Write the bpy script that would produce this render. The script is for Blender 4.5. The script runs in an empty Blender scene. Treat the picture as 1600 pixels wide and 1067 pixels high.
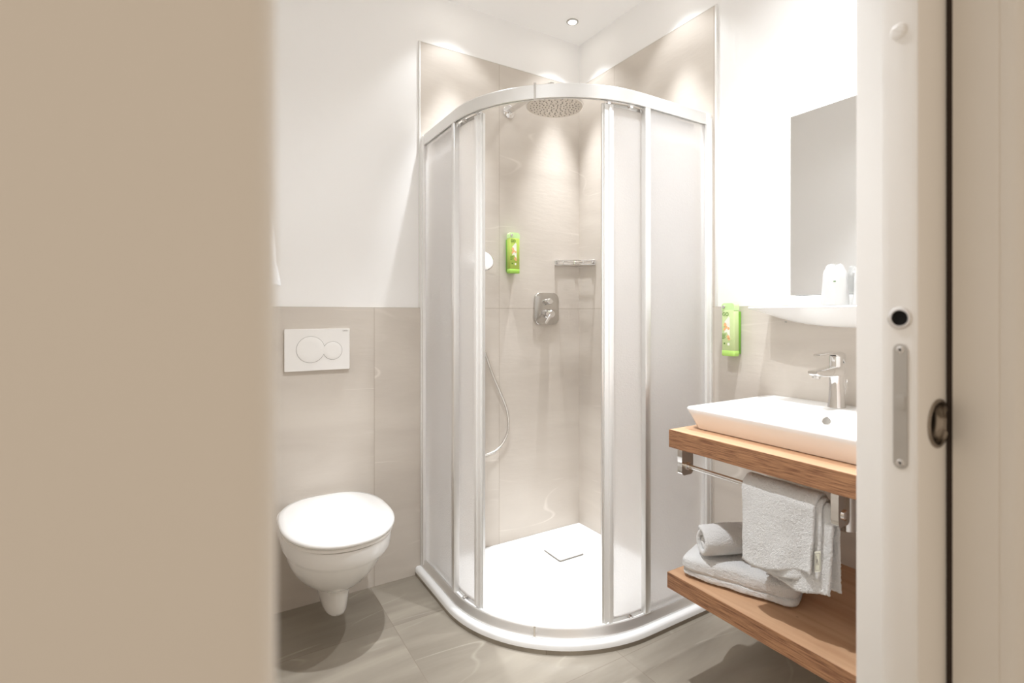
import bpy, bmesh, math, random
from mathutils import Vector, Matrix, noise
PI = math.pi
random.seed(7)
S = bpy.context.scene
C = S.collection

# ------------------------------------------------------------------ camera
cd = bpy.data.cameras.new('camera')
cam = bpy.data.objects.new('camera', cd); C.objects.link(cam)
cam.location = (-1.7087, -2.2921, 1.1691)
YAW = math.radians(57.137)
cam.rotation_euler = (PI/2, 0, YAW - PI/2)
cd.sensor_width = 36; cd.sensor_fit = 'HORIZONTAL'
cd.lens = 821.34/1600*36
cd.shift_x = (800-849.7)/1600
cd.shift_y = -(533.5-491.28)/1600
cd.clip_start = 0.02
cd.dof.use_dof = True
cd.dof.focus_distance = 2.05
cd.dof.aperture_fstop = 3.2
S.camera = cam

# ------------------------------------------------------------------ world, exposure, lamps
w = bpy.data.worlds.new('world'); S.world = w; w.use_nodes = True
w.node_tree.nodes['Background'].inputs[0].default_value = (1.0, 0.83, 0.655, 1)
w.node_tree.nodes['Background'].inputs[1].default_value = 0.285
S.view_settings.view_transform = 'Standard'
S.view_settings.look = 'None'
S.view_settings.gamma = 1
S.view_settings.use_curve_mapping = False
S.view_settings.exposure = 1.36
try:
    S.cycles.max_bounces = 14; S.cycles.diffuse_bounces = 9
except AttributeError:
    pass
LAMPS = [  # x, y, then (watts, cone degrees, blend) of the beam and of the wide spill of each recessed spot
    (-0.163, -0.163, (54, 42, 1), (2.6, 92, .5)), (-0.745, -0.163, (44, 46, 1), (2.6, 92, .5)), (-0.163, -0.745, (44, 46, 1), (2.6, 92, .5)),
    (-0.40, -1.38, (36, 94, 1), (4.5, 126, .6)), (-1.17, -1.15, (52, 90, 1), (5, 140, .6))]
ZC = 2.632

# ------------------------------------------------------------------ helpers
def tag(o, label=None, cat=None, group=None, kind=None):
    if label: o['label'] = label
    if cat: o['category'] = cat
    if group: o['group'] = group
    if kind: o['kind'] = kind
    return o

def thing(name, loc, label, cat, group=None):
    o = bpy.data.objects.new(name, None); C.objects.link(o)
    o.location = loc; o.empty_display_size = .05
    return tag(o, label, cat, group)

def origin(o):
    v = Vector(o.location)
    return v + origin(o.parent) if o.parent else v

def obj(name, bm, mat, parent=None, base=(0, 0, 0), smooth=True, angle=40, kind=None):
    """bm is in world coordinates; the mesh is moved to the parent's (or base) origin"""
    off = origin(parent) if parent else Vector(base)
    bmesh.ops.recalc_face_normals(bm, faces=bm.faces)
    bmesh.ops.translate(bm, verts=bm.verts, vec=-off)
    me = bpy.data.meshes.new(name); bm.to_mesh(me); bm.free()
    me.materials.append(mat)
    if smooth:
        me.shade_smooth()
        me.set_sharp_from_angle(angle=math.radians(angle))
    o = bpy.data.objects.new(name, me); C.objects.link(o)
    if parent: o.parent = parent
    else: o.location = base
    if kind: o['kind'] = kind
    return o

def NB(): return bmesh.new()

def box(bm, lo, hi, bev=0.0, seg=2, mat=None):
    t = bmesh.new()
    bmesh.ops.create_cube(t, size=1)
    lo = Vector(lo); hi = Vector(hi); c = (lo+hi)/2; d = hi-lo
    for v in t.verts: v.co = Vector((v.co.x*d.x, v.co.y*d.y, v.co.z*d.z)) + c
    if bev > 0: bmesh.ops.bevel(t, geom=t.edges[:], offset=bev, segments=seg, affect='EDGES', profile=.5)
    if mat is not None: bmesh.ops.transform(t, matrix=mat, verts=t.verts)
    join(bm, t); return bm

def join(bm, t):
    m = {}
    for v in t.verts: m[v] = bm.verts.new(v.co)
    for f in t.faces:
        try: bm.faces.new([m[v] for v in f.verts])
        except ValueError: pass
    t.free()

def loft(bm, rings, closed=True, cap0=True, cap1=True):
    vs = [[bm.verts.new(p) for p in r] for r in rings]
    n = len(rings[0])
    for a, b in zip(vs, vs[1:]):
        for i in range(n if closed else n-1):
            j = (i+1) % n
            bm.faces.new((a[i], a[j], b[j], b[i]))
    if cap0: bm.faces.new(vs[0][::-1])
    if cap1: bm.faces.new(vs[-1])
    return vs

def lathe(bm, origin_, axis, prof, n=48, cap0=True, cap1=True):
    """prof: list of (radius, height along axis)"""
    ax = Vector(axis).normalized()
    q = Vector((0, 0, 1)).rotation_difference(ax).to_matrix()
    o = Vector(origin_)
    rings = [[o + q @ Vector((r*math.cos(2*PI*i/n), r*math.sin(2*PI*i/n), h)) for i in range(n)] for r, h in prof]
    loft(bm, rings, True, cap0, cap1)

def spline(pts, n=12):
    P = [Vector(p) for p in pts]; P = [2*P[0]-P[1]] + P + [2*P[-1]-P[-2]]
    out = []
    for i in range(1, len(P)-2):
        a, b, c, d = P[i-1:i+3]
        for k in range(n):
            t = k/n
            out.append(.5*((2*b)+(c-a)*t+(2*a-5*b+4*c-d)*t*t+(3*b-a-3*c+d)*t**3))
    out.append(P[-2]); return out

def tube(bm, pts, r, n=12, rad=None):
    P = [Vector(p) for p in pts]; rings = []
    t0 = (P[1]-P[0]).normalized()
    u = t0.orthogonal().normalized()
    for i, p in enumerate(P):
        t = (P[min(i+1, len(P)-1)]-P[max(i-1, 0)]).normalized()
        u = (u - t*u.dot(t)).normalized(); v = t.cross(u)
        rr = rad[i] if rad else r
        rings.append([p + (u*math.cos(2*PI*k/n)+v*math.sin(2*PI*k/n))*rr for k in range(n)])
    loft(bm, rings)

def rrect(w, h, r, n=6):
    out = []
    for cx, cy, a0 in ((w/2-r, h/2-r, 0), (-w/2+r, h/2-r, 90), (-w/2+r, -h/2+r, 180), (w/2-r, -h/2+r, 270)):
        for i in range(n+1):
            a = math.radians(a0+90*i/n); out.append((cx+r*math.cos(a), cy+r*math.sin(a)))
    return out

def text_mesh(s, size, depth=0.0004):
    cu = bpy.data.curves.new('t', 'FONT'); cu.body = s; cu.size = size; cu.extrude = depth
    cu.align_x = 'CENTER'; cu.align_y = 'CENTER'; cu.resolution_u = 3
    o = bpy.data.objects.new('t', cu); C.objects.link(o)
    bpy.context.view_layer.update()
    me = bpy.data.meshes.new_from_object(o)
    bm = bmesh.new(); bm.from_mesh(me)
    bpy.data.objects.remove(o); bpy.data.meshes.remove(me); bpy.data.curves.remove(cu)
    return bm

# ------------------------------------------------------------------ materials
def mat(name, col=(.8, .8, .8), rough=.5, metal=0, **kw):
    m = bpy.data.materials.new(name); m.use_nodes = True
    b = m.node_tree.nodes['Principled BSDF']
    b.inputs['Base Color'].default_value = (*col, 1)
    b.inputs['Roughness'].default_value = rough
    b.inputs['Metallic'].default_value = metal
    for k, v in kw.items(): b.inputs[k.replace('_', ' ')].default_value = v
    return m

def nd(m, t, **kw):
    n = m.node_tree.nodes.new(t)
    for k, v in kw.items(): setattr(n, k, v)
    return n
def lk(m, a, b): m.node_tree.links.new(a, b)

def bump_noise(m, scale, strength, dist=.001, detail=3, vec='Object', kind='noise'):
    tc = nd(m, 'ShaderNodeTexCoord')
    if kind == 'noise':
        n = nd(m, 'ShaderNodeTexNoise'); n.inputs['Scale'].default_value = scale; n.inputs['Detail'].default_value = detail
        out = n.outputs['Fac']
    else:
        n = nd(m, 'ShaderNodeTexVoronoi'); n.inputs['Scale'].default_value = scale; n.feature = 'SMOOTH_F1'
        out = n.outputs['Distance']
    b = nd(m, 'ShaderNodeBump'); b.inputs['Strength'].default_value = strength; b.inputs['Distance'].default_value = dist
    lk(m, tc.outputs[vec], n.inputs['Vector']); lk(m, out, b.inputs['Height'])
    return b

def add_bump(m, *a, **k):
    b = bump_noise(m, *a, **k)
    lk(m, b.outputs[0], m.node_tree.nodes['Principled BSDF'].inputs['Normal']); return m

M = {}
M['plaster'] = add_bump(mat('white plaster', (.91, .90, .885), .85), 90, .12, .0008)
M['ceiling'] = mat('ceiling paint', (.91, .90, .885), .9)
M['porcelain'] = mat('porcelain', (.85, .84, .82), .08, Coat_Weight=.3)
M['tray'] = mat('white acrylic tray', (.86, .86, .85), .22)
M['plastic'] = mat('white plastic', (.84, .82, .79), .3)
M['chrome'] = mat('chrome', (.82, .81, .80), .06, 1)
M['chrome_satin'] = mat('satin chrome', (.72, .70, .68), .25, 1)
M['alu'] = mat('satin aluminium', (.80, .79, .77), .32, .75)
M['alu_white'] = mat('bright aluminium', (.84, .83, .81), .38, .15)
M['strip'] = mat('white edge strip', (.80, .79, .76), .5)
M['steel'] = add_bump(mat('brushed steel', (.50, .48, .45), .38, .9), 140, .1, .0003)
M['bronze'] = mat('dark satin steel', (.30, .26, .22), .25, 1)
M['seal'] = add_bump(mat('dark brush seal', (.035, .022, .015), .9), 700, .8, .001)
M['black'] = mat('painted shade black', (.004, .004, .004), .9)
M['frame'] = mat('cream lacquer', (.82, .79, .745), .45)
M['door'] = mat('cream door lacquer', (.90, .885, .86), .4)
M['mirror'] = mat('mirror silver', (.88, .88, .87), .01, 1)
M['gap_shade'] = mat('painted gap shade', (.25, .23, .2), .7)  # dark tone painted as the shade in narrow gaps and openings
M['clear'] = mat('clear plastic', (.8, .8, .8), .1, Transmission_Weight=.8, IOR=1.3)
M['green'] = mat('lime bottle plastic', (.33, .62, .06), .3, Subsurface_Weight=.25, Subsurface_Radius=(.02, .03, .005), Subsurface_Scale=.4)
M['green_dark'] = mat('green holder plastic', (.17, .42, .04), .35)
M['green_pale'] = mat('pale green cap', (.62, .86, .40), .3)
M['label_pale'] = mat('pale label print', (.85, .86, .74), .5)
M['label_orange'] = mat('orange label print', (.85, .48, .22), .5)
M['label_ink'] = mat('green label ink', (.10, .26, .03), .5)
M['label_grey'] = mat('grey print', (.35, .33, .30), .5)
M['bag'] = mat('thin plastic wrapper', (.9, .9, .89), .3, Transmission_Weight=.35, IOR=1.15)
M['nozzle'] = mat('rubber nozzle', (.35, .32, .28), .6)
M['head_face'] = mat('spray face', (.62, .57, .51), .35, .5)

m = mat('downlight lens'); b = m.node_tree.nodes['Principled BSDF']
b.inputs['Emission Color'].default_value = (1, .95, .88, 1); b.inputs['Emission Strength'].default_value = 12
M['lens'] = m

def stone(name, c1, c2, vein, rough, planes, gx, gy, ox, oy, grout=(.5, .45, .38), angle=.6):
    """large format stone-look tile: planes gives which two object axes make u and v"""
    m = mat(name, c1, rough)
    bs = m.node_tree.nodes['Principled BSDF']
    tc = nd(m, 'ShaderNodeTexCoord'); sp = nd(m, 'ShaderNodeSeparateXYZ'); cb = nd(m, 'ShaderNodeCombineXYZ')
    lk(m, tc.outputs['Object'], sp.inputs[0])
    lk(m, sp.outputs[planes[0]], cb.inputs['X']); lk(m, sp.outputs[planes[1]], cb.inputs['Y'])
    # grout mask
    def line(ax, g, o, w_):
        a = nd(m, 'ShaderNodeMath', operation='SUBTRACT'); lk(m, sp.outputs[ax], a.inputs[0]); a.inputs[1].default_value = o - g*20 + g/2
        b_ = nd(m, 'ShaderNodeMath', operation='MODULO'); lk(m, a.outputs[0], b_.inputs[0]); b_.inputs[1].default_value = g
        c = nd(m, 'ShaderNodeMath', operation='SUBTRACT'); lk(m, b_.outputs[0], c.inputs[0]); c.inputs[1].default_value = g/2
        d = nd(m, 'ShaderNodeMath', operation='ABSOLUTE'); lk(m, c.outputs[0], d.inputs[0])
        e = nd(m, 'ShaderNodeMath', operation='LESS_THAN'); lk(m, d.outputs[0], e.inputs[0]); e.inputs[1].default_value = w_
        # tile index
        f_ = nd(m, 'ShaderNodeMath', operation='SUBTRACT'); lk(m, sp.outputs[ax], f_.inputs[0]); f_.inputs[1].default_value = o
        h_ = nd(m, 'ShaderNodeMath', operation='DIVIDE'); lk(m, f_.outputs[0], h_.inputs[0]); h_.inputs[1].default_value = g
        k_ = nd(m, 'ShaderNodeMath', operation='FLOOR'); lk(m, h_.outputs[0], k_.inputs[0])
        return e.outputs[0], k_.outputs[0]
    gu, iu = line(planes[0], gx, ox, .0011); gv, iv = line(planes[1], gy, oy, .0011)
    g = nd(m, 'ShaderNodeMath', operation='MAXIMUM'); lk(m, gu, g.inputs[0]); lk(m, gv, g.inputs[1])
    # per tile offset so each slab has its own veins
    off = nd(m, 'ShaderNodeCombineXYZ'); lk(m, iu, off.inputs['X']); lk(m, iv, off.inputs['Y'])
    sc = nd(m, 'ShaderNodeVectorMath', operation='SCALE'); lk(m, off.outputs[0], sc.inputs[0]); sc.inputs['Scale'].default_value = 3.7
    ad = nd(m, 'ShaderNodeVectorMath', operation='ADD'); lk(m, cb.outputs[0], ad.inputs[0]); lk(m, sc.outputs[0], ad.inputs[1])
    mp = nd(m, 'ShaderNodeMapping'); lk(m, ad.outputs[0], mp.inputs[0])
    mp.inputs['Rotation'].default_value = (0, 0, angle); mp.inputs['Scale'].default_value = (.8, 3.6, 1)
    n1 = nd(m, 'ShaderNodeTexNoise'); lk(m, mp.outputs[0], n1.inputs['Vector']); n1.inputs['Scale'].default_value = 1.6; n1.inputs['Detail'].default_value = 7; n1.inputs['Distortion'].default_value = .6
    n2 = nd(m, 'ShaderNodeTexNoise'); lk(m, mp.outputs[0], n2.inputs['Vector']); n2.inputs['Scale'].default_value = 1.15; n2.inputs['Detail'].default_value = 1.0; n2.inputs['Distortion'].default_value = .08
    v1 = nd(m, 'ShaderNodeMath', operation='SUBTRACT'); lk(m, n2.outputs['Fac'], v1.inputs[0]); v1.inputs[1].default_value = .56
    v2 = nd(m, 'ShaderNodeMath', operation='ABSOLUTE'); lk(m, v1.outputs[0], v2.inputs[0])
    v3 = nd(m, 'ShaderNodeMapRange'); lk(m, v2.outputs[0], v3.inputs[0]); v3.inputs[1].default_value = 0; v3.inputs[2].default_value = .007; v3.inputs[3].default_value = 1; v3.inputs[4].default_value = 0
    n3 = nd(m, 'ShaderNodeTexNoise'); lk(m, cb.outputs[0], n3.inputs['Vector']); n3.inputs['Scale'].default_value = 4; n3.inputs['Detail'].default_value = 2
    v4 = nd(m, 'ShaderNodeMapRange'); lk(m, n3.outputs['Fac'], v4.inputs[0]); v4.inputs[1].default_value = .48; v4.inputs[2].default_value = .66; v4.inputs[4].default_value = vein
    v5 = nd(m, 'ShaderNodeMath', operation='MULTIPLY', use_clamp=True); lk(m, v3.outputs[0], v5.inputs[0]); lk(m, v4.outputs[0], v5.inputs[1])
    r1 = nd(m, 'ShaderNodeValToRGB'); lk(m, n1.outputs['Fac'], r1.inputs[0])
    r1.color_ramp.elements[0].position = .32; r1.color_ramp.elements[0].color = (*c2, 1)
    r1.color_ramp.elements[1].position = .68; r1.color_ramp.elements[1].color = (*c1, 1)
    mx = nd(m, 'ShaderNodeMix', data_type='RGBA'); lk(m, v5.outputs[0], mx.inputs['Factor']); lk(m, r1.outputs[0], mx.inputs['A'])
    mx.inputs['B'].default_value = (min(1, c1[0]*1.35), min(1, c1[1]*1.38), min(1, c1[2]*1.42), 1)
    mg = nd(m, 'ShaderNodeMix', data_type='RGBA'); lk(m, g.outputs[0], mg.inputs['Factor']); lk(m, mx.outputs['Result'], mg.inputs['A'])
    mg.inputs['B'].default_value = (*grout, 1)
    lk(m, mg.outputs['Result'], bs.inputs['Base Color'])
    nb = nd(m, 'ShaderNodeTexNoise'); lk(m, mp.outputs[0], nb.inputs['Vector']); nb.inputs['Scale'].default_value = 22; nb.inputs['Detail'].default_value = 6
    bp = nd(m, 'ShaderNodeBump'); bp.inputs['Strength'].default_value = .22; bp.inputs['Distance'].default_value = .002
    lk(m, nb.outputs['Fac'], bp.inputs['Height']); lk(m, bp.outputs[0], bs.inputs['Normal'])
    return m
WC1, WC2 = (.65, .595, .53), (.57, .515, .455)
M['tile_back'] = stone('stone look wall tile', WC1, WC2, .5, .38, 'XZ', .606, 1.2, -.489, 0, (.42, .36, .29))
M['tile_right'] = stone('stone look wall tile right', WC1, WC2, .5, .38, 'YZ', .606, 1.2, -.292, 0, (.42, .36, .29), -.6)
M['tile_floor'] = stone('stone look floor tile', (.375, .335, .275), (.23, .20, .16), .7, .42, 'XY', .606, .6, -.506, -.33, (.24, .2, .16), .35)

def wood(name, base, dark, stretch, rough=.5, knots=False):
    m = mat(name, base, rough); bs = m.node_tree.nodes['Principled BSDF']
    tc = nd(m, 'ShaderNodeTexCoord'); mp = nd(m, 'ShaderNodeMapping'); mp.inputs['Scale'].default_value = stretch
    lk(m, tc.outputs['Object'], mp.inputs[0])
    n = nd(m, 'ShaderNodeTexNoise'); n.inputs['Scale'].default_value = 1; n.inputs['Detail'].default_value = 6; n.inputs['Distortion'].default_value = .4
    lk(m, mp.outputs[0], n.inputs['Vector'])
    r = nd(m, 'ShaderNodeValToRGB'); lk(m, n.outputs['Fac'], r.inputs[0])
    r.color_ramp.elements[0].position = .36; r.color_ramp.elements[0].color = (*dark, 1)
    r.color_ramp.elements[1].position = .60; r.color_ramp.elements[1].color = (*base, 1)
    last = r.outputs[0]
    if knots:
        vo = nd(m, 'ShaderNodeTexVoronoi'); vo.inputs['Scale'].default_value = 7
        mp2 = nd(m, 'ShaderNodeMapping'); mp2.inputs['Scale'].default_value = (1.6, 1, 1); lk(m, tc.outputs['Object'], mp2.inputs[0]); lk(m, mp2.outputs[0], vo.inputs['Vector'])
        mr = nd(m, 'ShaderNodeMapRange'); lk(m, vo.outputs['Distance'], mr.inputs[0]); mr.inputs[1].default_value = .02; mr.inputs[2].default_value = .05; mr.inputs[3].default_value = .8; mr.inputs[4].default_value = 0
        mx = nd(m, 'ShaderNodeMix', data_type='RGBA'); lk(m, mr.outputs[0], mx.inputs['Factor']); lk(m, last, mx.inputs['A']); mx.inputs['B'].default_value = (.10, .04, .015, 1)
        last = mx.outputs['Result']
    lk(m, last, bs.inputs['Base Color'])
    bp = nd(m, 'ShaderNodeBump'); bp.inputs['Strength'].default_value = .35; bp.inputs['Distance'].default_value = .001
    lk(m, n.outputs['Fac'], bp.inputs['Height']); lk(m, bp.outputs[0], bs.inputs['Normal'])
    return m
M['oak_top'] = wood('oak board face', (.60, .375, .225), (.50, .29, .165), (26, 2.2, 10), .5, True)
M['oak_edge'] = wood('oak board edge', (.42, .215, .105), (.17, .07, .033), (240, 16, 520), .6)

# frosted textured acrylic: scatters light, lets blurred shapes through
m = bpy.data.materials.new('textured acrylic'); m.use_nodes = True; nt = m.node_tree; nt.nodes.clear()
out = nd(m, 'ShaderNodeOutputMaterial')
tr = nd(m, 'ShaderNodeBsdfTranslucent'); tr.inputs[0].default_value = (.98, .975, .97, 1)
df = nd(m, 'ShaderNodeBsdfDiffuse'); df.inputs[0].default_value = (.93, .92, .92, 1)
rf = nd(m, 'ShaderNodeBsdfRefraction'); rf.inputs['Color'].default_value = (.985, .975, .965, 1); rf.inputs['Roughness'].default_value = .34; rf.inputs['IOR'].default_value = 1.12
tp = nd(m, 'ShaderNodeBsdfTransparent'); tp.inputs[0].default_value = (.9, .9, .9, 1)
gl = nd(m, 'ShaderNodeBsdfGlossy'); gl.inputs['Roughness'].default_value = .18
bp = bump_noise(m, 190, .35, .002, 1, kind='voronoi')
for n in (tr, df, rf): lk(m, bp.outputs[0], n.inputs['Normal'])
bp2 = bump_noise(m, 240, .8, .004, 1, kind='voronoi'); lk(m, bp2.outputs[0], gl.inputs['Normal'])
def mixs(a, b, f):
    x = nd(m, 'ShaderNodeMixShader'); x.inputs[0].default_value = f
    lk(m, a.outputs[0], x.inputs[1]); lk(m, b.outputs[0], x.inputs[2]); return x
a1 = mixs(df, tr, .55); a2 = mixs(a1, rf, .56); a3 = mixs(a2, tp, .06); a4 = mixs(a3, gl, .06)
lk(m, a4.outputs[0], out.inputs[0])
M['acrylic'] = m

m = mat('terry cotton', (.95, .945, .93), .95, Sheen_Weight=.5)
bs = m.node_tree.nodes['Principled BSDF']
add_bump(m, 520, 1.0, .006, 2)
M['terry'] = m
M['terry_band'] = mat('woven towel border', (.84, .82, .79), .85)

# ------------------------------------------------------------------ the setting
XL, YF = -1.72, -1.873           # left wall, bathroom face of the front wall
YC = -2.06                       # corridor face of the front wall
def plane_box(name, lo, hi, m, kind='structure', bev=0, parent=None):
    b = NB(); box(b, lo, hi, bev)
    o = obj(name, b, m, parent=parent, smooth=bev > 0)
    if kind and not parent: o['kind'] = kind
    return o
floor = plane_box('floor', (-3.2, -4.2, -.1), (.3, .12, 0), M['tile_floor'])
plane_box('ceiling', (-3.2, -4.2, ZC), (.3, .12, ZC+.12), M['ceiling'])
wb = plane_box('wall_back', (XL-.12, .009, 0), (.129, .12, ZC), M['plaster'])
wr = plane_box('wall_right', (.009, YC-.0, 0), (.129, .009, ZC), M['plaster'])
wl = plane_box('wall_left', (XL-.12, YF, 0), (XL, .009, ZC), M['plaster'])
# tile cladding sits proud of the plaster
b = NB(); box(b, (XL, 0, 0), (0, .009, 1.2)); box(b, (-.889, 0, 1.2), (0, .009, 2.4))
obj('tile_cladding', b, M['tile_back'], wb, smooth=False)
b = NB(); box(b, (0, YF, 0), (.009, 0.0, 1.2)); box(b, (0, -.903, 1.2), (.009, 0, 2.4))
obj('tile_cladding', b, M['tile_right'], wr, smooth=False)
b = NB(); box(b, (XL-.0, YF, 0), (XL+.009, 0, 1.2))
obj('tile_cladding', b, M['tile_right'], wl, smooth=False)
b = NB(); box(b, (-.896, -.001, 1.2), (-.889, .009, 2.403), .001); box(b, (-.889, -.001, 2.4), (0, .009, 2.403))
tag(obj('edge_strip', b, M['strip'], wb), 'thin pale metal strip edging the tall tiles')
b = NB(); box(b, (-.001, -.911, 1.2), (.009, -.903, 2.403), .001); box(b, (-.001, -.903, 2.4), (.009, 0, 2.403))
tag(obj('edge_strip', b, M['strip'], wr), 'thin pale metal strip edging the tall tiles')

# front wall with the pocket for the sliding door: opening x from XA to XB
XA, XB = -1.685, -.878
b = NB()
box(b, (-3.2, YC, 0), (XA-.02, YF, ZC))
box(b, (XA-.02, YC, 2.1), (XB+.03, YF, ZC))
box(b, (XB+.03, YC, 0), (.009, -2.001, ZC))          # corridor half beside the pocket
box(b, (XB+.03, -1.945, 0), (.009, YF, ZC))          # bathroom half
obj('wall_front', b, M['plaster'], smooth=False, kind='structure')
# jamb linings and casings
b = NB()
box(b, (XA-.02, -2.05, 0), (XA, YF-.001, 2.1), .002)
obj('trim_1', b, M['frame'], kind='structure')
def casing(name, x0, x1, y0, y1, round_x, r):
    """architrave board with one rounded front edge, profile in plan, extruded up"""
    s = 1 if round_x == x0 else -1
    pts = []
    cx = round_x + s*r; cy = y0 + r
    for i in range(9):
        a = PI/2*i/8
        pts.append((cx - s*r*math.cos(a), cy - r*math.sin(a)))
    other = x1 if round_x == x0 else x0
    pts += [(other, y0), (other, y1), (round_x, y1)]
    b = NB(); loft(b, [[Vector((px, py, z)) for px, py in pts] for z in (0, 2.17)])
    return obj(name, b, M['frame'], kind='structure', angle=30)
casing('trim_2', XA-.085, XA, YC-.014, -2.05, XA, .013)
# right: corridor-side half jamb (its end face looks into the opening) and its casing with a step
b = NB(); box(b, (XB, -2.05, 0), (XB+.03, -2.0012, 2.1), .001)
obj('trim_3', b, M['frame'], kind='structure')
casing('trim_4', XB+.003, XB+.09, -2.074, -2.05, XB+.003, .016)
# bathroom-side half jamb: whiter door lacquer stands in for the light on it
b = NB(); box(b, (XB, -1.945, 0), (XB+.03, YF-.005, 2.1), .004)
obj('trim_5', b, M['door'], kind='structure')
b = NB(); box(b, (XA, -2.05, 2.1), (XB, YF, 2.12))
obj('trim_6', b, M['frame'], kind='structure')
# brush seal in the pocket gap
b = NB(); box(b, (XB+.001, -2.0012, 0), (XB+.02, -1.9945, 2.1))
obj('trim_7', b, M['seal'], kind='structure')

# sliding pocket door
door = plane_box('door_1', (-.959, -1.994, .008), (-.13, -1.952, 2.09), M['door'], bev=.0012)
def cut(o, loc, axis, rad, dep):
    b = NB(); lathe(b, Vector(loc)-Vector(axis)*dep, axis, [(rad, 0), (rad, dep+.01)], 56)
    bmesh.ops.recalc_face_normals(b, faces=b.faces)
    me = bpy.data.meshes.new('c'); b.to_mesh(me); b.free(); c = bpy.data.objects.new('c', me); C.objects.link(c)
    md = o.modifiers.new('cut', 'BOOLEAN'); md.operation = 'DIFFERENCE'; md.solver = 'EXACT'; md.object = c
    bpy.context.view_layer.update()
    ev = o.evaluated_get(bpy.context.evaluated_depsgraph_get()); nm = bpy.data.meshes.new_from_object(ev)
    o.modifiers.remove(md); o.data = nm; bpy.data.objects.remove(c)
cut(door, (-.959, -1.9735, 1.1645), (-1, 0, 0), .0095, .030)
cut(door, (-.9005, -1.994, 1.0265), (0, -1, 0), .0272, .014)
door.data.shade_smooth(); door.data.set_sharp_from_angle(angle=math.radians(25))
b = NB()   # lock face plate: rounded strip on the edge
t = [(y, z) for y, z in rrect(.0165, .160, .0082, 8)]
loft(b, [[Vector((x, -1.9745+y, 1.0515+z)) for y, z in t] for x in (-.9592, -.9608)])
lp = obj('lock_plate', b, M['steel'], door, angle=30); lp['label'] = 'brushed steel lock plate with rounded ends'
b = NB()
for z in (1.0515+.0725, 1.0515-.0725):
    lathe(b, (-.9606, -1.9745, z), (-1, 0, 0), [(.0046, 0), (.0046, .0004), (.0036, .0010), (.0018, .0009), (.0014, .0002)], 20)
    for k in range(3):
        a = k*2.1+.4
        box(b, (-.9620, -1.9745+.0026*math.cos(a)-.0006, z+.0026*math.sin(a)-.0006), (-.9608, -1.9745+.0026*math.cos(a)+.0006, z+.0026*math.sin(a)+.0006))
obj('screw', b, M['chrome_satin'], lp)
b = NB()
t = rrect(.0115, .021, .004, 5)
loft(b, [[Vector((x, -1.9745+y*s, 1.056+z*s)) for y, z in t] for x, s in ((-.9606, 1), (-.9614, 1), (-.9617, .85))])
obj('latch_button', b, M['steel'], lp)
b = NB()   # round edge pull above the plate
lathe(b, (-.9590, -1.9735, 1.1645), (-1, 0, 0), [(.0142, 0), (.0142, .0010), (.0128, .0018), (.0100, .0016), (.0092, .0004), (.0090, -.008)], 48, cap0=False, cap1=False)
r_ = obj('edge_pull_ring', b, M['chrome_satin'], door)
b = NB(); lathe(b, (-.9590, -1.9735, 1.1645), (-1, 0, 0), [(.0092, -.006), (.0092, -.0045)], 40)  # black disc put in as painted shade deep inside the ring
tag(obj('shade_disc', b, M['black'], r_), 'black disc painted as the shade inside the ring')
b = NB()   # painted screw cap high on the edge
lathe(b, (-.9590, -1.9720, 1.5325), (-1, 0, 0), [(.0100, 0), (.0100, .0010), (.0088, .0022), (.005, .0027), (.001, .0027)], 40)
box(b, (-.9622, -1.9728, 1.5250), (-.9612, -1.9712, 1.5400), .0004, 1, Matrix.Translation((-.9612, -1.972, 1.5325)) @ Matrix.Rotation(-.9, 4, 'X') @ Matrix.Translation((.9612, 1.972, -1.5325)))
obj('screw_cap', b, M['door'], door)
b = NB()   # flush finger pull on the corridor face
lathe(b, (-.9005, -1.9940, 1.0265), (0, -1, 0), [(.0320, 0), (.0320, .0012), (.0300, .0024), (.0282, .0022), (.0268, 0.0006), (.0262, -.003)], 56, cap0=False, cap1=False)
hp = obj('flush_pull', b, M['bronze'], door)
b = NB()
lathe(b, (-.9005, -1.9940, 1.0265), (0, -1, 0), [(.0266, -.001), (.0262, -.004), (.0235, -.009), (.018, -.0118), (.004, -.0128), (.0005, -.0128)], 48, cap0=False)
obj('recess', b, M['bronze'], hp)

# ------------------------------------------------------------------ ceiling spots
LAB = {0: 'small round recessed ceiling spot with chrome ring above the shower corner',
       1: 'recessed ceiling spot close to the back wall above the left shower panel',
       2: 'recessed ceiling spot close to the right wall above the right shower panel',
       3: 'recessed ceiling spot above the washbasin and mirror',
       4: 'recessed ceiling spot above the floor in front of the toilet'}
for i, (x, y, beam, spill) in enumerate(LAMPS):
    t = thing('ceiling_spot', (x, y, ZC), LAB[i], 'ceiling light', 'recessed ceiling spots')
    b = NB(); lathe(b, (x, y, ZC), (0, 0, -1), [(.030, -.002), (.030, .002), (.027, .0045), (.021, .004), (.0205, -.001)], 40, cap0=False, cap1=False)
    obj('trim_ring', b, M['steel'], t)
    b = NB(); lathe(b, (x, y, ZC), (0, 0, -1), [(.0206, .001), (.017, .0022), (.006, .003)], 32)
    obj('lens', b, M['lens'], t)
    for nm, (wt, ang, bl) in (('beam_lamp', beam), ('spill_lamp', spill)):
        ld = bpy.data.lights.new(nm, 'SPOT'); ld.energy = wt; ld.color = (.965, 1.0, 1.045)
        ld.spot_size = math.radians(ang); ld.spot_blend = bl; ld.shadow_soft_size = .018
        lo = bpy.data.objects.new(nm, ld); C.objects.link(lo); lo.parent = t; lo.location = (0, 0, -.012)

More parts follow.
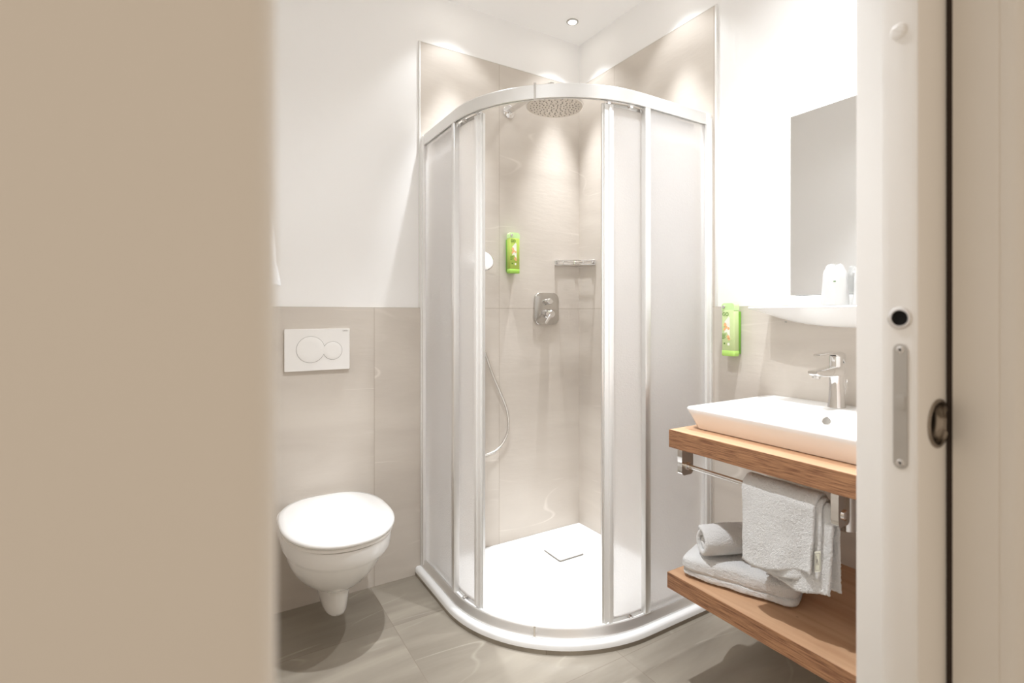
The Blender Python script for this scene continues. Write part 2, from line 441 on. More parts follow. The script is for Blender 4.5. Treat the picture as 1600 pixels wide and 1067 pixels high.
# ------------------------------------------------------------------ shower enclosure path
CC = -.365; RT = .55
def path(off, s0=0, s1=1e9, step=.012):
    """quadrant outline inset by off: from back wall along x=-.915, round, along y=-.915 to right wall"""
    R = RT-off; L1 = .365; LA = R*PI/2; tot = 2*L1+LA
    s1 = min(s1, tot); n = max(2, int((s1-s0)/step)+1); out = []
    for i in range(n+1):
        s = s0+(s1-s0)*i/n
        if s < L1: p = (CC-R, -s); nn = (1, 0)
        elif s < L1+LA:
            a = PI+(s-L1)/R; p = (CC+R*math.cos(a), CC+R*math.sin(a)); nn = (-math.cos(a), -math.sin(a))
        else: p = (CC+(s-L1-LA), CC-R); nn = (0, 1)
        out.append((Vector((p[0], p[1], 0)), Vector((nn[0], nn[1], 0))))
    return out
def total(off): return .73+(RT-off)*PI/2
def sweep(bm, pth, prof):
    """prof: (inward offset, z)"""
    loft(bm, [[p+n*d+Vector((0, 0, z)) for d, z in prof] for p, n in pth])

# tray: quadrant with rolled lip, sunken floor
t = thing('shower_tray', (-.45, -.45, 0), 'white quadrant shower tray with sunken floor in the tiled corner', 'shower tray')
b = NB()
def quad_ring(off, z, n=28, offw=None):
    """closed outline: curved/straight front at inset off and wall sides at inset offw"""
    offw = off if offw is None else offw
    R = max(RT-off, .02); pts = []
    x0 = CC-R
    pts.append((x0, -offw)); pts.append((x0, CC))
    for i in range(1, n): 
        a = PI+PI/2*i/n; pts.append((CC+R*math.cos(a), CC+R*math.sin(a)))
    pts.append((CC, CC-R)); pts.append((-offw, CC-R)); 
    # inner corner rounding
    r = .03 if offw > .01 else .0005
    for i in range(7):
        a = PI/2*i/6; pts.append((-offw-r+r*math.cos(a), -offw-r+r*math.sin(a)))
    return [Vector((x, y, z)) for x, y in pts]
rings = [quad_ring(.003, .0150, offw=.001), quad_ring(.0, .017, offw=.001), quad_ring(.001, .031, offw=.001), quad_ring(.004, .0365, offw=.001), quad_ring(.010, .0400, offw=.001),
         quad_ring(.060, .0405, offw=.055), quad_ring(.070, .039, offw=.062), quad_ring(.080, .031, offw=.070), quad_ring(.095, .027, offw=.085), quad_ring(.30, .023, offw=.20)]
loft(b, rings)
obj('basin', b, M['tray'], t, angle=60)
b = NB(); loft(b, [quad_ring(.0025, 0.0, offw=.001), quad_ring(.0025, .0152, offw=.001)])
tag(obj('plinth', b, M['tile_floor'], t, smooth=False), 'dark tiled strip under the tray')
cx_, cy_ = -.2575, -.2215
b = NB(); loft(b, [[Vector((cx_+x, cy_+y, z)) for x, y in rrect(.139, .139, .006)] for z in (.020, .0292)])
dr = obj('drain_gap_shade', b, M['gap_shade'], t, smooth=False)  # dark block whose rim is painted shade around the drain cover
b = NB(); loft(b, [[Vector((cx_+x*s, cy_+y*s, z)) for x, y in rrect(.134, .134, .007)] for z, s in ((.0285, 1), (.0325, 1), (.034, .985))])
dc = obj('drain_cover', b, M['tray'], t)
b = NB(); loft(b, [[Vector((cx_+.012+x, cy_-.028+y, z)) for x, y in rrect(.012, .0028, .001, 2)] for z in (.0338, .0344)])
obj('maker_mark', b, M['label_grey'], dc, smooth=False)

enc = thing('shower_enclosure', (-.45, -.45, .04), 'quadrant shower enclosure with curved rails and frosted sliding panels', 'shower enclosure')
b = NB(); sweep(b, path(.030, .012, total(.03)-.012), [(0, 1.926), (0, 1.971), (.003, 1.975), (.022, 1.975), (.026, 1.970), (.026, 1.934), (.018, 1.934), (.018, 1.926), (.012, 1.926), (.012, 1.932), (.006, 1.932), (.006, 1.926)])
obj('top_rail', b, M['alu'], enc, angle=35)
b = NB(); sweep(b, path(.024, .012, total(.024)-.012), [(0, .0408), (0, .046), (.005, .052), (.008, .068), (.012, .073), (.018, .074), (.022, .070), (.024, .055), (.034, .050), (.034, .0408)])
obj('bottom_rail', b, M['alu'], enc, angle=35)
# wall profiles
b = NB(); box(b, (-.889, -.030, .040), (-.855, -.0005, 1.970), .003); box(b, (-.892, -.012, .040), (-.888, -.0005, 1.955), .001)
obj('wall_profile', b, M['alu_white'], enc)
b = NB(); box(b, (-.030, -.889, .040), (-.0005, -.855, 1.970), .003); box(b, (-.012, -.892, .040), (-.0005, -.888, 1.955), .001)
obj('wall_profile', b, M['alu_white'], enc)
# posts closing the fixed panels
b = NB(); box(b, (-.884, -.363, .074), (-.860, -.338, 1.930), .0025)
obj('post', b, M['alu'], enc)
b = NB(); box(b, (-.357, -.884, .074), (-.330, -.860, 1.930), .0025)
obj('post', b, M['alu'], enc)
# fixed frosted panels
b = NB(); box(b, (-.8765, -.340, .060), (-.8725, -.028, 1.930)); obj('fixed_panel', b, M['acrylic'], enc, smooth=False)
b = NB(); box(b, (-.334, -.8765, .060), (-.028, -.8725, 1.930)); obj('fixed_panel', b, M['acrylic'], enc, smooth=False)
# glazing beads on the panel edges
def door_leaf(flip):
    T = total(.060)
    s_edge = .365+ .145      # arc position of the closing edge, measured on the .060 path
    pts = path(.060, .07, s_edge-.012)
    def F(v): return Vector((v.y, v.x, v.z)) if flip else v
    b = NB(); loft(b, [[F(p+n*d+Vector((0, 0, z))) for d, z in ((0, .072), (0, 1.925), (.004, 1.925), (.004, .072))] for p, n in pts])
    d = obj('sliding_panel', b, M['acrylic'], enc, angle=30)
    # closing edge profile: two ribs and a magnetic strip
    e = path(.060, s_edge-.030, s_edge+.004, .006)
    b = NB(); loft(b, [[F(p+n*dd+Vector((0, 0, z))) for dd, z in ((-.010, .070), (-.010, 1.918), (.014, 1.918), (.014, .070))] for p, n in e])
    pr_ = obj('edge_profile', b, M['alu_white'], d, angle=30)
    e = path(.060, s_edge+.004, s_edge+.011, .004)
    b = NB(); loft(b, [[F(p+n*dd+Vector((0, 0, z))) for dd, z in ((-.004, .070), (-.004, 1.922), (.008, 1.922), (.008, .070))] for p, n in e])
    tag(obj('magnet_strip', b, M['alu'], d, angle=30), 'grey magnetic closing strip')
    e = path(.060, s_edge-.020, s_edge-.012, .004)
    b = NB(); loft(b, [[F(p+n*dd+Vector((0, 0, z))) for dd, z in ((-.015, .074), (-.015, 1.912), (-.009, 1.912), (-.009, .074))] for p, n in e])
    obj('finger_rib', b, M['alu_white'], d, angle=30)
    # horizontal frame members and rollers
    for z0, z1 in ((.066, .080), (1.912, 1.926)):
        e = path(.060, .07, s_edge-.02)
        b = NB(); loft(b, [[F(p+n*dd+Vector((0, 0, z))) for dd, z in ((-.003, z0), (-.003, z1), (.007, z1), (.007, z0))] for p, n in e])
        obj('panel_rail', b, M['chrome_satin'], d, angle=30)
    for ss in (s_edge-.012, s_edge-.105):
        p, n = path(.060, ss, ss+.01)[0]
        for z in (.062, 1.924):
            b = NB(); lathe(b, F(p-n*.012+Vector((0, 0, z+.003))), F(n), [(.004, 0), (.009, .002), (.009, .010), (.004, .012)], 20)
            tn = F(Vector((n.y, -n.x, 0)))
            c = F(p+n*.0)
            box(b, c+Vector((-.009, -.009, z-.002)), c+Vector((.009, .009, z+.008)), .002)
            obj('roller', b, M['chrome'], d)
door_leaf(False); door_leaf(True)
# joint clips on the two rails
for z0, z1, off in ((1.922, 1.979, .030), (.040, .078, .024)):
    p, n = path(off, .365+(.55-off)*math.radians(44.5), .365+(.55-off)*math.radians(45.2))[0]
    tn = Vector((-n.y, n.x, 0)); b = NB()
    q = [p-n*.0035+tn*.0038, p-n*.0035-tn*.0038, p+n*.004-tn*.0038, p+n*.004+tn*.0038]
    loft(b, [[v+Vector((0, 0, z)) for v in q] for z in (z0, z1)])
    obj('joint_clip', b, M['chrome'], enc)

# ------------------------------------------------------------------ shower fittings
HX, HY, HZ = -.435, -.408, 2.066
t = thing('rain_shower', (HX, 0, 2.177), 'large round chrome rain shower head on wall arm above the tray', 'shower head')
b = NB(); lathe(b, (HX, -.0003, 2.177), (0, -1, 0), [(.033, 0), (.033, .004), (.030, .0075), (.017, .010), (.016, .011)], 40)
obj('wall_rose', b, M['chrome'], t)
b = NB(); arm = [(HX, -.008, 2.177), (HX, -.10, 2.177), (HX, -.25, 2.177), (HX, -.35, 2.176), (HX, -.388, 2.168), (HX, HY, 2.148), (HX, HY, 2.115)]
tube(b, spline(arm, 8), .0125, 18)
obj('arm', b, M['chrome'], t)
b = NB(); lathe(b, (HX, HY, HZ), (0, 0, 1), [(.122, .000), (.1255, .002), (.1255, .007), (.120, .011), (.06, .016), (.026, .020), (.022, .034), (.018, .038), (.020, .052), (.012, .060)], 64)
hd = obj('spray_head', b, M['chrome'], t)
b = NB(); lathe(b, (HX, HY, HZ), (0, 0, -1), [(.121, -.0005), (.120, .001), (.05, .001)], 64)
fc = obj('spray_face', b, M['head_face'], hd)
b = NB()
for k, rr in enumerate((.014, .027, .040, .053, .066, .079, .092, .105)):
    nn = 5+int(k*3.1)
    for i in range(nn):
        a = 2*PI*i/nn+k*.7
        lathe(b, (HX+rr*math.cos(a), HY+rr*math.sin(a), HZ-.0008), (0, 0, -1), [(.0026, 0), (.0018, .0028)], 8)
obj('nozzles', b, M['nozzle'], fc, kind='stuff')

# concealed mixer
t = thing('shower_mixer', (-.2145, 0, 1.199), 'rounded square chrome shower mixer plate with lever on the tiles', 'shower mixer')
b = NB()
for_r = rrect(.150, .166, .036, 8)
loft(b, [[Vector((-.2145+x*s, y, 1.199+z*s)) for x, z in for_r] for y, s in ((-.0005, 1), (-.007, 1), (-.0095, .985), (-.0105, .955))])
pl = obj('cover_plate', b, mat('polished mixer plate', (.60, .58, .55), .13, 1), t, angle=50)
b = NB(); lathe(b, (-.2145, -.010, 1.236), (0, -1, 0), [(.014, 0), (.014, .012), (.016, .014), (.016, .030), (.013, .034)], 32)
box(b, (-.2145-.020, -.040, 1.236-.005), (-.2145+.020, -.030, 1.236+.006), .003)
obj('diverter_knob', b, M['chrome'], t)
b = NB(); lathe(b, (-.2145, -.010, 1.172), (0, -1, 0), [(.024, 0), (.024, .022), (.022, .026), (.020, .045), (.016, .050)], 36)
rot = Matrix.Translation((-.2145, 0, 1.172)) @ Matrix.Rotation(math.radians(-42), 4, 'Y')
t2 = bmesh.new(); secs = []
for d, wv, hv, yy in ((.018, .016, .014, -.046), (-.005, .021, .018, -.050), (-.035, .017, .013, -.062), (-.062, .013, .008, -.074), (-.070, .010, .005, -.077)):
    secs.append([Vector((d, yy+yv, xv)) for xv, yv in rrect(wv, hv, min(wv, hv)*.35, 4)])
loft(t2, secs); bmesh.ops.transform(t2, matrix=rot, verts=t2.verts); join(b, t2)
obj('lever', b, M['chrome'], t, angle=50)

# wire corner basket
t = thing('shower_basket', (-.01, -.01, 1.435), 'chrome wire corner soap basket in the tiled shower corner', 'shower basket')
b = NB()
def bend(r, z, n=14):   # gently bowed front from back wall to right wall
    out = []
    for i in range(n+1):
        k = i/n; x = -.160*(1-k)-.006*k; y = -.006*(1-k)-.145*k
        bow = math.sin(PI*k)*.018; out.append((x-bow*.7*r, y-bow*.7*r, z))
    return out
for z, rr in ((1.450, .0032), (1.428, .0032)):
    tube(b, bend(1, z), rr, 8)
    tube(b, [(-.160, -.006, z), (-.006, -.006, z), (-.006, -.145, z)], rr, 8)
for k in (0, .25, .5, .75, 1):
    p = bend(1, 1.45)[int(k*14)]; tube(b, [p, (p[0], p[1], 1.428)], .0026, 8)
obj('frame', b, M['chrome'], t)
b = NB()
for i in range(1, 11):
    k = i/11; p = bend(1, 1.428)[round(k*14)]
    q = (-.160*(1-k)-.006*k, -.006, 1.428) if k < 2 else None
    x = -.160+.154*k; yb = -.006-.139*k
    bow = math.sin(PI*k)*.0126
    tube(b, [(x, -.006, 1.428), (x-bow*.3, yb-bow, 1.428)], .0019, 6)
obj('wire_rods', b, M['chrome'], t)
for c, d in (((-.148, -.004, 1.447), (0, -1, 0)), ((-.03, -.004, 1.447), (0, -1, 0)), ((-.004, -.125, 1.447), (-1, 0, 0))):
    b = NB(); lathe(b, c, d, [(.012, -.003), (.012, .004), (.008, .010), (.003, .011)], 20)
    obj('wall_fixing', b, M['chrome'], t)

# hand shower on its wall holder with hose
t = thing('hand_shower', (-.615, 0, 1.42), 'white and chrome hand shower on wall holder with looping hose', 'hand shower')
b = NB(); lathe(b, (-.640, -.0003, 1.405), (0, -1, 0), [(.024, 0), (.024, .008), (.018, .014), (.015, .050), (.012, .055)], 28)
obj('wall_holder', b, M['chrome'], t)
ax = Vector((-.15, -.80, .38)).normalized(); hc = Vector((-.620, -.078, 1.418))
b = NB(); lathe(b, hc, ax, [(.010, -.032), (.030, -.026), (.047, -.012), (.052, 0), (.051, .006), (.046, .009), (.010, .010)], 44)
sh = obj('shower_head', b, M['plastic'], t)
b = NB(); lathe(b, hc, ax, [(.0525, -.003), (.0540, 0), (.0540, .004), (.0505, .007)], 44, cap0=False, cap1=False)
obj('rim', b, M['chrome'], sh)
b = NB(); tube(b, spline([hc+Vector((-.01, .012, -.020)), (-.655, -.058, 1.36), (-.672, -.052, 1.28), (-.682, -.050, 1.21)], 8), .012, 16)
obj('handle', b, M['chrome'], t)
hose = [(-.682, -.050, 1.215), (-.672, -.045, 1.15), (-.630, -.040, 1.075), (-.585, -.036, .985), (-.545, -.034, .885), (-.500, -.032, .79), (-.468, -.032, .715),
        (-.456, -.032, .655), (-.462, -.034, .590), (-.496, -.036, .535), (-.548, -.040, .507), (-.610, -.040, .505), (-.680, -.040, .54), (-.715, -.040, .60), (-.720, -.034, .66), (-.720, -.02, .70)]
b = NB(); tube(b, spline(hose, 10), .0062, 12)
m = mat('ribbed metal hose', (.70, .67, .63), .22, 1); w_ = nd(m, 'ShaderNodeTexWave'); w_.bands_direction = 'Z'; w_.inputs['Scale'].default_value = 110
tc = nd(m, 'ShaderNodeTexCoord'); bp = nd(m, 'ShaderNodeBump'); bp.inputs['Strength'].default_value = .4; bp.inputs['Distance'].default_value = .001
lk(m, tc.outputs['Object'], w_.inputs[0]); lk(m, w_.outputs['Fac'], bp.inputs['Height']); lk(m, bp.outputs[0], m.node_tree.nodes['Principled BSDF'].inputs['Normal'])
obj('hose', b, m, t)
b = NB(); lathe(b, (-.720, -.0003, .715), (0, -1, 0), [(.026, 0), (.026, .006), (.014, .010), (.013, .030), (.008, .034)], 28)
obj('wall_outlet', b, M['chrome'], t)

# ------------------------------------------------------------------ soap dispensers
def dispenser(origin_, nrm, label, reverse, MG, MF):
    """flat bottle in a wall holder; local u to the viewer's right along the wall, n out of the wall"""
    n = Vector(nrm); u = Vector((0, 0, 1)).cross(n).normalized()
    O = Vector(origin_)
    def W(a, d, z): return O + u*a + n*d + Vector((0, 0, z))
    t = thing('soap_dispenser', origin_, label, 'soap dispenser', 'green wall soap dispensers')
    def blk(b, a0, a1, d0, d1, z0, z1, r, inset=0):
        pts = rrect(a1-a0, d1-d0, r, 5)
        loft(b, [[W((a0+a1)/2+x*s, (d0+d1)/2+y*s, z) for x, y in pts] for z, s in ((z0, .94), (z0+.002, 1), (z1-.002, 1), (z1, .94))])
    b = NB(); blk(b, -.029, .029, .016, .046, -.080, .072, .006)
    bt = obj('bottle', b, MG, t, angle=50)
    b = NB(); blk(b, -.0295, .0295, .0155, .0465, -.100, -.079, .006)
    obj('bottle_foot', b, MF, t, angle=50)
    b = NB()
    top = []
    for x, z in [(-.029, .072)]+[(-.029+.013*(1-math.cos(PI/2*i/6)), .088+.012*math.sin(PI/2*i/6)) for i in range(7)]+[(.029-.013*(1-math.cos(PI/2*i/6)), .088+.012*math.sin(PI/2*i/6)) for i in range(6, -1, -1)]+[(.029, .072)]:
        top.append((x, z))
    loft(b, [[W(x, d, z) for x, z in top] for d in (.017, .045)])
    obj('cap', b, M['green_pale'], t, angle=30)
    s = -1 if reverse else 1
    b = NB(); blk(b, -.026+.0*s, .026, 0.0005, .017, -.092, .068, .002)
    tag(obj('wall_holder', b, M['green_dark'], t, angle=40), 'darker green wall holder behind the bottle')
    b = NB(); lathe(b, W(-.018*s, .0455, .086), n, [(.0062, 0), (.0062, .003), (.005, .004)], 16)
    obj('lock_pin', b, M['chrome_satin'], t)
    # printing
    d0 = .0462
    def patch(name, poly, mm, dd=.0003):
        b = NB(); loft(b, [[W(a, d0+dd*k, z) for a, z in poly] for k in (0, 1)]); obj(name, b, mm, bt, smooth=False)
    patch('print_patch', [(.004*s, .050), (.009*s, .046), (.010*s, -.040), (-.004*s, -.010), (-.016*s, -.012), (-.010*s, .006), (-.014*s, .030)], M['label_pale'])
    for cx, cz, r in ((-.012, .018, .007), (-.006, .008, .006), (-.014, .001, .0055), (.004, .004, .005), (.002, -.028, .007), (.006, -.036, .005)):
        patch('print_flower', [(cx*s+r*math.cos(2*PI*i/9)*(1+.25*math.sin(i*2.3)), cz+r*math.sin(2*PI*i/9)*(1+.25*math.cos(i*3.1))) for i in range(9)], M['label_orange'], .0006)
    B = Matrix((( u.x, 0, n.x, 0), (u.y, 0, n.y, 0), (0, 1, 0, 0), (0, 0, 0, 1)))
    def word(tx, size, a, z, mm):
        b = text_mesh(tx, size, .0003)
        bmesh.ops.transform(b, matrix=Matrix.Translation(W(a, d0+.0004, z)) @ B, verts=b.verts)
        obj('print_text', b, mm, bt, smooth=False)
    word('GO', .019, -.010, .058, M['label_ink'])
    b = NB()
    for k, (wd, z) in enumerate(((.018, -.018), (.016, -.022), (.014, -.0265), (.017, -.031), (.012, -.035))):
        a = -.026; poly = [(a, z), (a+wd, z), (a+wd, z+.0016), (a, z+.0016)]
        loft(b, [[W(p, d0+.0003*q, zz) for p, zz in poly] for q in (0, 1)])
    obj('print_lines', b, M['label_ink'], bt, smooth=False)
    patch('print_symbol', [(-.001, -.060), (.008, -.060), (.008, -.050), (-.001, -.050)], M['label_pale'])
    patch('print_symbol', [(-.018, -.056), (-.012, -.056), (-.012, -.050), (-.018, -.050)], M['label_ink'])
    return t
dispenser((-.427, 0, 1.4715), (0, -1, 0), 'lime green soap dispenser on the shower tiles left of the mixer', False, mat('lime bottle plastic', (.44, .58, .10), .35), mat('lime foot plastic', (.36, .64, .10), .3))
dispenser((0, -1.000, 1.112), (-1, 0, 0), 'pale green soap dispenser on the wall between shower and washbasin', False, mat('pale green bottle plastic', (.58, .70, .34), .35), mat('bright green foot plastic', (.46, .72, .17), .3))

# ------------------------------------------------------------------ toilet
TX = -1.3075
t = thing('toilet', (TX, -.28, 0), 'white wall-hung toilet with closed lid below the flush plate', 'toilet')
def dshape(hw, yf, yb, z, n=40, back=.55, dy=0, sq=2.0):
    """egg outline: round front at yf, flatter back at yb; widest at 45%"""
    out = []; ym = yf+(yb-yf)*.50
    for i in range(n):
        a = 2*PI*i/n; ca, sa = math.cos(a), math.sin(a)
        if sa < 0:
            x = hw*math.copysign(abs(ca)**(2/2.2), ca); y = ym+(ym-yf)*(-(abs(sa)**(2/2.1)))
        else:
            e = 2.0+1.6*back
            x = hw*(1-.20*min(back, .55)*sa*sa)*math.copysign(abs(ca)**(2/e), ca); y = ym+(yb-ym)*(abs(sa)**(2/e))
        out.append(Vector((TX+x, y, z)))
    return out
b = NB()
R_ = [(.026, -.318, -.215, .0965, .3), (.036, -.331, -.17, .101, .3), (.043, -.342, -.12, .115, .4), (.049, -.350, -.06, .145, .6), (.056, -.357, -.004, .175, .9), (.062, -.362, -.0005, .197, 1.4),
      (.072, -.369, -.0005, .204, 1.6), (.098, -.388, -.0005, .213, 1.8), (.124, -.418, -.0005, .235, 1.8), (.144, -.453, -.0005, .268, 1.8), (.156, -.483, -.0005, .300, 1.8), (.162, -.505, -.0005, .330, 1.8), (.1635, -.513, -.0005, .346, 1.8),
      (.166, -.520, -.0005, .351, 1.8), (.1755, -.545, -.0005, .356, 1.8), (.179, -.552, -.0005, .366, 1.8), (.181, -.556, -.0005, .405, 1.8), (.179, -.553, -.0005, .413, 1.8), (.165, -.530, -.010, .4155, 1.8)]
loft(b, [dshape(hw, yf, yb, z, back=bk, n=56) for hw, yf, yb, z, bk in R_])
obj('bowl', b, M['porcelain'], t, angle=35)
b = NB(); loft(b, [dshape(hw, yf, -.060, z, back=.6, n=56) for hw, yf, z in ((.176, -.552, .4160), (.181, -.559, .4185), (.182, -.560, .426), (.179, -.557, .4295))])
obj('seat', b, M['plastic'], t, angle=50)
b = NB(); loft(b, [dshape(hw, yf, yb, z, back=.6, n=56) for hw, yf, yb, z in ((.178, -.556, -.052, .4310), (.185, -.565, -.047, .4325), (.188, -.569, -.044, .438), (.187, -.568, -.045, .444), (.182, -.562, -.050, .4495), (.165, -.54, -.066, .4525), (.12, -.48, -.11, .4540), (.05, -.38, -.2, .4545))])
obj('lid', b, M['porcelain'], t, angle=50)
for sx in (-.075, .075):
    b = NB(); lathe(b, (TX+sx-.012, -.035, .424), (1, 0, 0), [(.008, 0), (.010, .002), (.010, .022), (.008, .024)], 20)
    obj('hinge', b, M['plastic'], t)

# flush plate
t = thing('flush_plate', (-1.3225, 0, 1.027), 'white dual flush plate with two round buttons above the toilet', 'flush plate')
b = NB(); loft(b, [[Vector((-1.3225+x*s, y, 1.027+z*s)) for x, z in rrect(.247, .168, .004, 3)] for y, s in ((-.0005, .99), (-.010, 1), (-.0125, .992))])
pl = obj('plate', b, M['plastic'], t, angle=30)
for nm, cx, cz, r in (('large_button', -1.350, 1.028, .0535), ('small_button', -1.2665, 1.0215, .0375)):
    b = NB(); lathe(b, (cx, -.0126, cz), (0, -1, 0), [(r, 0), (r, .0003)], 56)
    g = obj(nm, b, M['label_grey'], t, smooth=False)
    b = NB(); lathe(b, (cx, -.0126, cz), (0, -1, 0), [(r-.0012, .0001), (r-.0014, .0012), (r-.003, .0016), (r*.5, .0013), (.002, .0012)], 56)
    obj('button_face', b, M['plastic'], g, angle=50)
b = text_mesh('GEBERIT', .0062, .0002)
bmesh.ops.transform(b, matrix=Matrix.Translation((-1.2160, -.0130, 1.1020)) @ Matrix.Rotation(PI/2, 4, 'X'), verts=b.verts)
obj('maker_name', b, M['label_grey'], pl, smooth=False)

# ------------------------------------------------------------------ washstand
def board(name, x0, y0, y1, z0, z1, label, cat):
    t = thing(name, (x0/2, (y0+y1)/2, z0), label, cat)
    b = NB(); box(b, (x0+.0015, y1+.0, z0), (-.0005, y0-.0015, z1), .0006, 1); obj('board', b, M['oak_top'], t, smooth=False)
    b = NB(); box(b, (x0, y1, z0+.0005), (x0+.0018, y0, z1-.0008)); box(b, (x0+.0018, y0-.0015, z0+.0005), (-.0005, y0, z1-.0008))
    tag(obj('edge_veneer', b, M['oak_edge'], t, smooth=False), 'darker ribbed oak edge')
    return t
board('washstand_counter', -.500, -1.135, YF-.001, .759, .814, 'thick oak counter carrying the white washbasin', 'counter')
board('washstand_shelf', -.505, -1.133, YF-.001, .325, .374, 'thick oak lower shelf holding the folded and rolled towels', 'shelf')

t = thing('washbasin', (-.22, -1.448, .8145), 'white rectangular countertop washbasin standing on the oak counter', 'washbasin')
BX0, BX1, BY0, BY1, BZ = -.450, -.0008, -1.148, -1.748, .882
def brect(x0, x1, y0, y1, z, r, n=8):
    cx, cy = (x0+x1)/2, (y0+y1)/2
    return [Vector((cx+x, cy+y, z)) for x, y in rrect(abs(x1-x0), abs(y1-y0), r, n)]
b = NB()
rings = [brect(BX0+.030, BX1, BY0-.030, BY1+.030, .8146, .020), brect(BX0+.024, BX1, BY0-.024, BY1+.024, .818, .024), brect(BX0+.006, BX1, BY0-.006, BY1+.006, .862, .026), brect(BX0, BX1, BY0, BY1, .876, .026),
         brect(BX0+.001, BX1-.0001, BY0-.001, BY1+.001, .880, .026), brect(BX0+.004, BX1-.001, BY0-.004, BY1+.004, .882, .024),
         brect(BX0+.014, -.135, BY0-.016, BY1+.016, .882, .030), brect(BX0+.018, -.140, BY0-.020, BY1+.020, .8795, .032),
         brect(BX0+.028, -.150, BY0-.040, BY1+.040, .862, .045), brect(BX0+.045, -.162, BY0-.075, BY1+.075, .842, .06), brect(BX0+.075, -.185, BY0-.115, BY1+.115, .8285, .07), brect(BX0+.12, -.24, BY0-.22, BY1+.22, .8235, .04)]
loft(b, rings)
bb = obj('basin', b, M['porcelain'], t, angle=50)
b = NB(); ov = Vector((-.1560, -1.4365, .8530)); oa = Vector((-.86, 0, .5)).normalized()
lathe(b, ov, oa, [(.0135, -.004), (.0135, .0015), (.0120, .0022), (.0110, .0010)], 32)
oo = obj('overflow_ring', b, M['chrome_satin'], t)
b = NB(); lathe(b, ov, oa, [(.0112, .0005), (.0112, .0013)], 28); tag(obj('overflow_shade', b, M['gap_shade'], oo), 'dark disc painted as shade in the round overflow opening')  # disc carries the shade of the opening in its colour
b = NB(); lathe(b, (-.285, -1.448, .8236), (0, 0, 1), [(.032, 0), (.032, .002), (.026, .006), (.004, .008)], 36); obj('drain_plug', b, M['chrome'], t)

# drain trap under the counter
t = thing('drain_trap', (-.285, -1.448, .60), 'chrome bottle trap hanging under the oak counter', 'drain trap')
b = NB(); tube(b, [(-.285, -1.56, .758), (-.285, -1.56, .70)], .017, 20); lathe(b, (-.285, -1.56, .60), (0, 0, 1), [(.020, 0), (.030, .006), (.030, .100), (.018, .108)], 32)
obj('bottle', b, M['chrome'], t)
b = NB(); tube(b, [(-.262, -1.56, .672), (-.15, -1.56, .672), (-.001, -1.56, .672)], .016, 18); lathe(b, (-.0005, -1.56, .672), (-1, 0, 0), [(.034, 0), (.034, .004), (.018, .012)], 30)
obj('wall_pipe', b, M['chrome'], t)

# tap
FX, FY, FZ = -.062, -1.416, .8825
t = thing('basin_tap', (FX, FY, FZ), 'chrome single lever tap on the back ledge of the washbasin', 'tap')
b = NB()
secs = []
for z, wx, wy, dx in ((0, .050, .044, 0), (.004, .049, .043, 0), (.035, .044, .039, -.0005), (.072, .040, .036, -.002), (.103, .040, .038, -.004), (.120, .044, .040, -.006), (.127, .046, .040, -.006)):
    secs.append([Vector((FX+dx+x, FY+y, FZ+z)) for x, y in rrect(wx, wy, .015, 6)])
loft(b, secs); obj('body', b, M['chrome'], t, angle=50)
b = NB(); secs = []
for d, wy, hz, z in ((.012, .040, .028, .114), (-.02, .040, .030, .1125), (-.06, .037, .026, .111), (-.100, .034, .021, .1105), (-.126, .031, .016, .112), (-.134, .027, .009, .1145)):
    secs.append([Vector((FX+d, FY+yv, FZ+z+zv)) for yv, zv in rrect(wy, hz, min(hz*.38, .008), 4)])
loft(b, secs)
obj('spout', b, M['chrome'], t, angle=50)
b = NB(); lathe(b, (FX-.112, FY, FZ+.103), (-.25, 0, -1), [(.0115, 0), (.0115, .008), (.009, .0085)], 24); obj('aerator', b, M['chrome_satin'], t)
b = NB()
lathe(b, (FX-.004, FY, FZ+.127), (0, 0, 1), [(.0195, 0), (.0195, .028), (.018, .032)], 32)
secs = []
for d, wy, hz, z in ((.022, .030, .020, .148), (.018, .036, .034, .151), (.0, .038, .020, .163), (-.03, .036, .009, .1675), (-.07, .032, .007, .1675), (-.100, .026, .005, .1655), (-.110, .020, .003, .1645)):
    secs.append([Vector((FX+d, FY+yv, FZ+z+zv)) for yv, zv in rrect(wy, hz, min(hz*.4, .006), 4)])
loft(b, secs); obj('lever', b, M['chrome'], t, angle=50)
b = NB(); tube(b, [(FX+.030, FY-.004, FZ), (FX+.036, FY-.012, FZ+.075)], .0016, 8); lathe(b, (FX+.036, FY-.012, FZ+.075), (0, 0, 1), [(.003, 0), (.004, .004), (.003, .009)], 12)
obj('plug_rod', b, M['chrome'], t)

# mirror and the ceramic shelf below it
t = thing('wall_mirror', (0, -1.488, 1.235), 'frameless rectangular wall mirror above the white ceramic shelf', 'mirror')
b = NB(); box(b, (-.018, -1.738, 1.236), (.008, -1.240, 1.843)); obj('backing', b, M['alu_white'], t, smooth=False)
b = NB(); box(b, (-.022, -1.740, 1.234), (-.018, -1.238, 1.845), .0006, 1); obj('mirror_glass', b, M['mirror'], t, smooth=False)
t = thing('ceramic_shelf', (0, -1.448, 1.19), 'white curved ceramic shelf under the mirror', 'shelf')
b = NB(); secs = []
N = 40
for i in range(N+1):
    k = -1+2*i/N; y = -1.448 + .300*k
    e = (1-abs(k)**3.2)**.5 if abs(k) < 1 else 0
    dep = .128+.018*e; h = .004+.056*(1-abs(k)**2.2)**.8 if abs(k) < 1 else .004
    ring = [(.0085, 0), (-dep+.004, 0), (-dep, -.003), (-dep, -.006), (-dep+.004, -.009)]
    for j in range(1, 9):
        q = j/9; ring.append((-dep+.004+(dep-.004-.03)*q, -.009-h*math.sin(PI/2*q)**.9*.98))
    ring += [(-.0, -.009-h), (.0085, -.009-h)]
    secs.append([Vector((x, y, 1.196+z)) for x, z in ring])
loft(b, secs)
